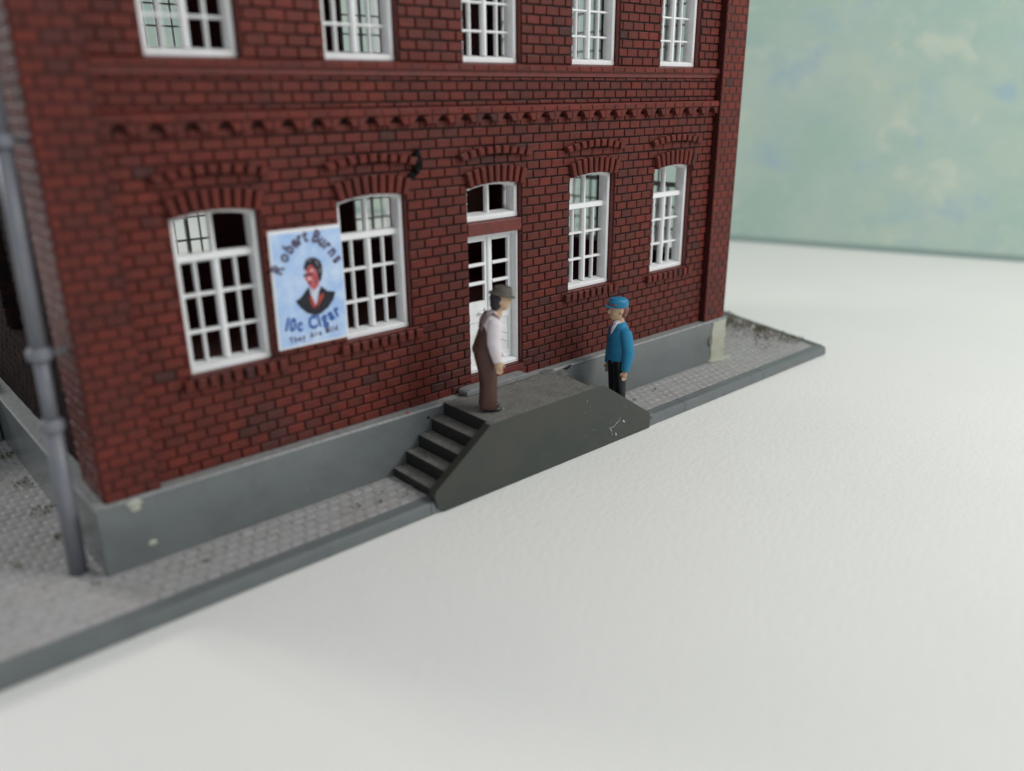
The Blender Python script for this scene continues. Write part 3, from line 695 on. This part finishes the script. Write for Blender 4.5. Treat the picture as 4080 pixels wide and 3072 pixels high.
# ------------------------------------------------------------------ people
SKIN = mat('figure_skin', (.56,.38,.245), .42, .45, noise=(7,(.42,.26,.15),.7))
CAPB = mat('figure_blue', (.010,.195,.36), .45, .35, noise=[(6,(.007,.155,.30),.6),(70,(.16,.36,.52),.16)], bump=(50,.15,.01))
TROU = mat('figure_black', (.006,.006,.010), .38, .45, noise=(40,(.05,.05,.07),.12))
BROWN = mat('figure_brown', (.085,.036,.026), .42, .4, noise=(4,(.045,.022,.018),.7))
SHIRT = mat('figure_shirt', (.76,.70,.72), .5, .4, noise=(5,(.62,.52,.56),.5))
SHIRTW = mat('figure_white', (.70,.68,.70), .5, .4)
VEST = mat('figure_vest', (.20,.135,.135), .5, .4, noise=(5,(.12,.07,.07),.8))
HATM = mat('figure_hat', (.105,.092,.075), .6, .3, noise=(6,(.055,.048,.04),.7))
HAIRD = mat('figure_hair_dark', (.025,.022,.032), .5, .4)
HAIRR = mat('figure_hair_red', (.22,.10,.09), .55, .3, noise=(8,(.16,.08,.07),.6))
SHOE = mat('figure_shoe', (.012,.010,.010), .3, .5)
TIE = mat('figure_tie', (.16,.018,.018), .45, .4)

def rings(bm, pts, n_=18):
    """pts: list of (centre, a (across y), b (along x), tilt dir None); rings perpendicular to the path"""
    P_ = [Vector(p[0]) for p in pts]; prev = None; first = None
    for i, (c, a, b_) in enumerate(pts):
        t = (P_[min(i+1,len(P_)-1)]-P_[max(i-1,0)]).normalized()
        fx = Vector((1,0,0)); side = t.cross(fx)
        if side.length < .1: side = Vector((0,1,0))
        side.normalize(); f_ = side.cross(t).normalized()
        ring = [bm.verts.new(P_[i]+side*math.cos(6.2832*k/n_)*a+f_*math.sin(6.2832*k/n_)*b_) for k in range(n_)]
        if prev:
            for k in range(n_): bm.faces.new((prev[k], prev[(k+1)%n_], ring[(k+1)%n_], ring[k]))
        else: bm.faces.new(ring[::-1])
        prev = ring
    bm.faces.new(prev)
def ball(bm, c, r, sub=3):
    g = bmesh.ops.create_icosphere(bm, subdivisions=sub, radius=1); rx, ry, rz = r
    for v in g['verts']: v.co = Vector((v.co.x*rx, v.co.y*ry, v.co.z*rz))+Vector(c)
def remesh(name, fn, mt, parent, vox=.013, sm=4, xf=None):
    bm = bmesh.new(); fn(bm)
    if xf: bm.transform(xf)
    me = bpy.data.meshes.new(name); bm.to_mesh(me); bm.free()
    ob = bpy.data.objects.new('tmp', me); COL.objects.link(ob)
    r_ = ob.modifiers.new('r','REMESH'); r_.mode = 'VOXEL'; r_.voxel_size = vox; r_.use_smooth_shade = True
    s_ = ob.modifiers.new('s','SMOOTH'); s_.iterations = sm; s_.factor = .5
    dg = bpy.context.evaluated_depsgraph_get(); dg.update()
    m2 = bpy.data.meshes.new_from_object(ob.evaluated_get(dg)); bpy.data.objects.remove(ob); bpy.data.meshes.remove(me)
    m2.name = name; m2.materials.clear(); m2.materials.append(mt)
    for p in m2.polygons: p.use_smooth = True
    o = bpy.data.objects.new(name, m2); COL.objects.link(o); o.parent = parent; return o
def hand(bm, w, dirv, s=1.0, side=1):
    """palm and five fingers hanging from wrist w along dirv; side = +1 left hand, -1 right hand"""
    w = Vector(w); d_ = Vector(dirv).normalized(); fx = Vector((1,0,0)); fx = (fx-d_*fx.dot(d_)).normalized(); out = d_.cross(fx)
    rings(bm, [(w-d_*.05,.036*s,.042*s),(w+d_*.02*s,.034*s,.050*s),(w+d_*.07*s,.032*s,.060*s),(w+d_*.115*s,.028*s,.055*s)], 12)
    for k, ln in enumerate((.105,.120,.112,.085)):
        b0 = w+d_*.095*s+fx*(.040-.027*k)*s; kn = b0+d_*ln*.45*s; tip = kn+(d_*.85-out*side*.0+fx*-.12)*ln*.55*s - out*side*.018
        rings(bm, [(b0,.013*s,.014*s),(kn,.0125*s,.0135*s),(tip,.0095*s,.0105*s)], 8)
    t0 = w+d_*.03*s+fx*.035*s; t1 = t0+(d_*.55+fx*.75).normalized()*.055*s; t2 = t1+(d_*.95+fx*.10).normalized()*.05*s
    rings(bm, [(t0,.018*s,.018*s),(t1,.016*s,.016*s),(t2,.012*s,.012*s)], 8)
def head_fn(c, yaw, s=1.0, pitch=0):
    X = Matrix.Translation(c) @ Matrix.Rotation(yaw,4,'Z') @ Matrix.Rotation(pitch,4,'Y') @ Matrix.Scale(s,4)
    def f(bm):
        b2 = bmesh.new()
        ball(b2, (-.015,0,.05), (.150,.118,.135)); ball(b2, (.035,0,-.02), (.110,.100,.135)); ball(b2, (.060,0,-.095), (.078,.070,.058))
        rings(b2, [((.135,0,.055),.010,.012),((.165,0,-.005),.022,.022),((.150,0,-.035),.020,.018)], 10)     # nose
        ball(b2, (.128,0,.062), (.026,.075,.016), 2)                                                            # brow
        ball(b2, (.130,0,-.070), (.018,.034,.010), 2); ball(b2, (.126,0,-.088), (.018,.030,.010), 2)            # lips
        for s_ in (-1,1):
            ball(b2, (-.02,s_*.112,-.005), (.028,.016,.042), 2); ball(b2, (.085,s_*.055,-.030), (.040,.035,.035), 2); ball(b2, (.122,s_*.038,.030), (.012,.016,.010), 2)
        rings(b2, [((-.02,0,-.06),.075,.080),((-.035,0,-.16),.072,.078),((-.045,0,-.24),.085,.09)], 16)
        b2.transform(X); me = bpy.data.meshes.new('h'); b2.to_mesh(me); b2.free(); bm.from_mesh(me); bpy.data.meshes.remove(me)
    return f, X

# --- man in blue on the pavement
HD2 = R(160)
man2 = tag(empty('person', (6.93,-.88,ZP+.02), HD2), 'figure in a blue jacket, blue cap and black trousers, facing the steps', 'person')
hc = Vector((.045,0,2.125)); hyaw = R(-8)
hf, HX = head_fn(hc, hyaw, 1.20)
armL = [((-.02,.255,1.72)),((-.06,.315,1.34)),((.0,.305,.97))]; armR = [((-.02,-.255,1.72)),((-.03,-.315,1.34)),((.045,-.300,.98))]
def legs(infl=0, sx=(0,0)):
    def f(bm):
        for s_ in (-1,1):
            rings(bm, [((sx[0],s_*.100,1.24),.125+infl,.165+infl),((sx[0]*.8,s_*.102,1.02),.120+infl,.165+infl),((.005,s_*.100,.62),.100+infl,.135+infl),((-.015,s_*.100,.30),.096+infl,.125+infl),((-.02,s_*.100,.07),.095+infl,.120+infl)], 18)
    return f
def body2(bm):
    hf(bm)
    rings(bm, [((0,0,1.05),.20,.13),((0,0,1.35),.19,.125),((0,0,1.65),.22,.13),((-.01,0,1.82),.17,.10),((-.01,0,1.90),.08,.08)], 20)
    legs(-.02)(bm)
    for pts, s_ in ((armL,1),(armR,-1)):
        a, b_, c = map(Vector, pts); rings(bm, [(a,.065,.065),(b_,.055,.055),(c,.040,.042)], 12); hand(bm, c, (c-b_), 1.05, s_)
remesh('body', body2, SKIN, man2, .0105, 3)
def jacket2(bm):
    rings(bm, [((.005,0,1.13),.235,.205),((.005,0,1.25),.240,.208),((0,0,1.45),.235,.200),((.0,0,1.66),.250,.195),((-.015,0,1.80),.220,.160),((-.02,0,1.88),.130,.120),((-.02,0,1.915),.085,.090)], 26)
    for pts, s_ in ((armL,1),(armR,-1)):
        a, b_, c = map(Vector, pts)
        rings(bm, [(a+Vector((0,-s_*.10,.035)),.08,.09),(a+Vector((0,-s_*.01,.0)),.104,.120),(a.lerp(b_,.5),.100,.122),(b_,.095,.120),(b_.lerp(c,.55),.088,.108),(c+(c-b_)*.02,.076,.092)], 18)
jk = remesh('jacket', jacket2, CAPB, man2, .0115, 4)
remesh('trousers', legs(0), TROU, man2, .012, 3)
def shoes(bm, xo=0):
    for s_ in (-1,1): ball(bm, (.045+xo,s_*.11,.035), (.155,.068,.050))
remesh('shoes', shoes, SHOE, man2, .012, 2)
def cap2(bm):
    ball(bm, (-.005,0,.150), (.170,.145,.085)); rings(bm, [((-.01,0,.070),.136,.162),((-.01,0,.14),.142,.168),((-.02,0,.205),.120,.150)], 24)
    ball(bm, (.130,0,.088), (.100,.105,.024))
remesh('cap', cap2, CAPB, man2, .010, 3, HX)
def band2(bm):
    for s_ in (-1,1):
        for a in (.10,.28,.45,.62,.80,.98): ball(bm, (.163*math.cos(a)-.004, s_*.145*math.sin(a), .120+.012*math.sin(a*9)), (.020,.020,.016), 2)
remesh('cap_badge', band2, HAIRR, man2, .008, 1, HX)
def hair2(bm): ball(bm, (-.085,0,.030), (.096,.118,.105)); ball(bm, (-.090,0,-.045), (.074,.095,.085))
remesh('hair', hair2, HAIRR, man2, .010, 3, HX)
def shirt2(bm):
    rings(bm, [((.028,0,1.865),.098,.098),((.012,0,1.945),.088,.094)], 20)
    b2 = [((.178,0,1.62),.010,.020),((.176,0,1.70),.042,.024),((.150,0,1.80),.075,.032),((.095,0,1.90),.088,.035)]
    rings(bm, b2, 14)
remesh('shirt', shirt2, SHIRTW, man2, .010, 2)
def tie2(bm): rings(bm, [((.198,0,1.65),.018,.012),((.200,0,1.72),.022,.012),((.182,0,1.81),.016,.014),((.140,0,1.89),.020,.02)], 10)
remesh('tie', tie2, TIE, man2, .008, 1)
for z in (1.55,1.42,1.29): icos('button', [((.204,.018,z),(.012,.017,.017))], SHOE, man2, 2, .02)

# --- man in the hat on the landing
HD1 = R(-33)
man1 = tag(empty('person', (3.41,-1.06,tops[0]+.004), HD1), 'figure in a brown hat, pale shirt and brown trousers on the landing', 'person')
hc1 = Vector((.215,0,1.905)); hf1, HX1 = head_fn(hc1, R(2), 1.06, R(6))
aR = [(.085,-.215,1.56),(.055,-.275,1.26),(.120,-.265,.93)]; aL = [(.085,.215,1.56),(.07,.275,1.26),(.16,.265,.95)]
legpts = lambda s_, i: [((-.085,s_*.095,1.13),.125+i,.175+i),((-.07,s_*.098,.95),.120+i,.172+i),((-.015,s_*.098,.60),.102+i,.148+i),((-.02,s_*.098,.30),.098+i,.142+i),((-.035,s_*.098,.05),.100+i,.150+i)]
def body1(bm):
    hf1(bm)
    rings(bm, [((-.07,0,1.05),.18,.14),((-.03,0,1.3),.18,.13),((.04,0,1.55),.20,.12),((.09,0,1.66),.15,.09),((.14,0,1.74),.075,.08)], 20)
    for s_ in (-1,1): rings(bm, legpts(s_,-.02), 16)
    for pts, s_ in ((aL,1),(aR,-1)):
        a, b_, c = map(Vector, pts); rings(bm, [(a,.06,.06),(b_,.05,.05),(c,.040,.040)], 12); hand(bm, c, (c-b_)+Vector((.0,0,-.05)), 1.12, s_)
remesh('body', body1, SKIN, man1, .0105, 3)
def shirt1(bm):
    rings(bm, [((-.06,0,1.18),.185,.150),((-.035,0,1.30),.19,.145),((.02,0,1.50),.215,.145),((.065,0,1.62),.195,.120),((.105,0,1.69),.115,.095),((.135,0,1.735),.085,.085)], 24)
    for pts, s_ in ((aL,1),(aR,-1)):
        a, b_, c = map(Vector, pts)
        rings(bm, [(a+Vector((0,-s_*.09,.03)),.08,.09),(a,.098,.118),(a.lerp(b_,.5),.092,.118),(b_,.088,.112),(b_.lerp(c,.55),.078,.100),(c,.064,.078)], 18)
remesh('shirt', shirt1, SHIRT, man1, .0115, 4)
def vest1(bm):
    rings(bm, [((-.072,0,1.12),.205,.178),((-.062,0,1.20),.202,.172),((-.040,0,1.30),.202,.160),((-.005,0,1.42),.205,.155),((.012,0,1.50),.198,.150)], 24)
remesh('waistcoat', vest1, BROWN, man1, .011, 3)
def strap(s_): return lambda bm: rings(bm, [((-.125,s_*.10,1.44),.038,.030),((-.100,s_*.11,1.58),.038,.030),((-.025,s_*.12,1.70),.038,.028),((.075,s_*.12,1.725),.036,.026),((.155,s_*.115,1.64),.034,.026),((.165,s_*.11,1.46),.034,.026)], 12)
for s_ in (-1,1): remesh('brace_strap', strap(s_), VEST, man1, .010, 2)
def trous1(bm):
    for s_ in (-1,1): rings(bm, legpts(s_,0), 18)
    ball(bm, (-.115,0,1.10), (.165,.19,.15)); rings(bm, [((-.072,0,1.10),.212,.185),((-.066,0,1.18),.210,.182),((-.045,0,1.28),.207,.168)], 22)
remesh('trousers', trous1, BROWN, man1, .012, 4)
remesh('shoes', lambda bm: shoes(bm, .0), SHOE, man1, .012, 2)
def hat1(bm):
    rings(bm, [((0,0,.085),.142,.170),((-.005,0,.15),.132,.160),((-.010,0,.215),.108,.140),((-.012,0,.228),.080,.115)], 26); ball(bm, (.0,.05,.20), (.11,.045,.042)); ball(bm, (.0,-.05,.20), (.11,.045,.042))
    n_ = 28; P3 = lambda k, r_, z: (math.cos(6.2832*k/n_)*.218*r_, math.sin(6.2832*k/n_)*.180*r_, z+(.022*abs(math.sin(6.2832*k/n_)) if r_ > .9 else 0))
    lo = [bm.verts.new(P3(k,1,.072)) for k in range(n_)]; hi = [bm.verts.new(P3(k,1,.094)) for k in range(n_)]
    li = [bm.verts.new(P3(k,.60,.085)) for k in range(n_)]; hi2 = [bm.verts.new(P3(k,.60,.125)) for k in range(n_)]
    for k in range(n_):
        j = (k+1)%n_; bm.faces.new((lo[k],lo[j],hi[j],hi[k])); bm.faces.new((hi[k],hi[j],hi2[j],hi2[k])); bm.faces.new((lo[j],lo[k],li[k],li[j]))
    bm.faces.new(li[::-1]); bm.faces.new(hi2)
remesh('hat', hat1, HATM, man1, .0095, 3, HX1 @ Matrix.Rotation(R(8),4,'Y'))
def hair1(bm): ball(bm, (-.055,0,.03), (.128,.128,.120)); ball(bm, (-.068,0,-.06), (.100,.108,.095)); ball(bm, (-.075,0,-.125), (.070,.085,.05))
remesh('hair', hair1, HAIRD, man1, .010, 3, HX1)
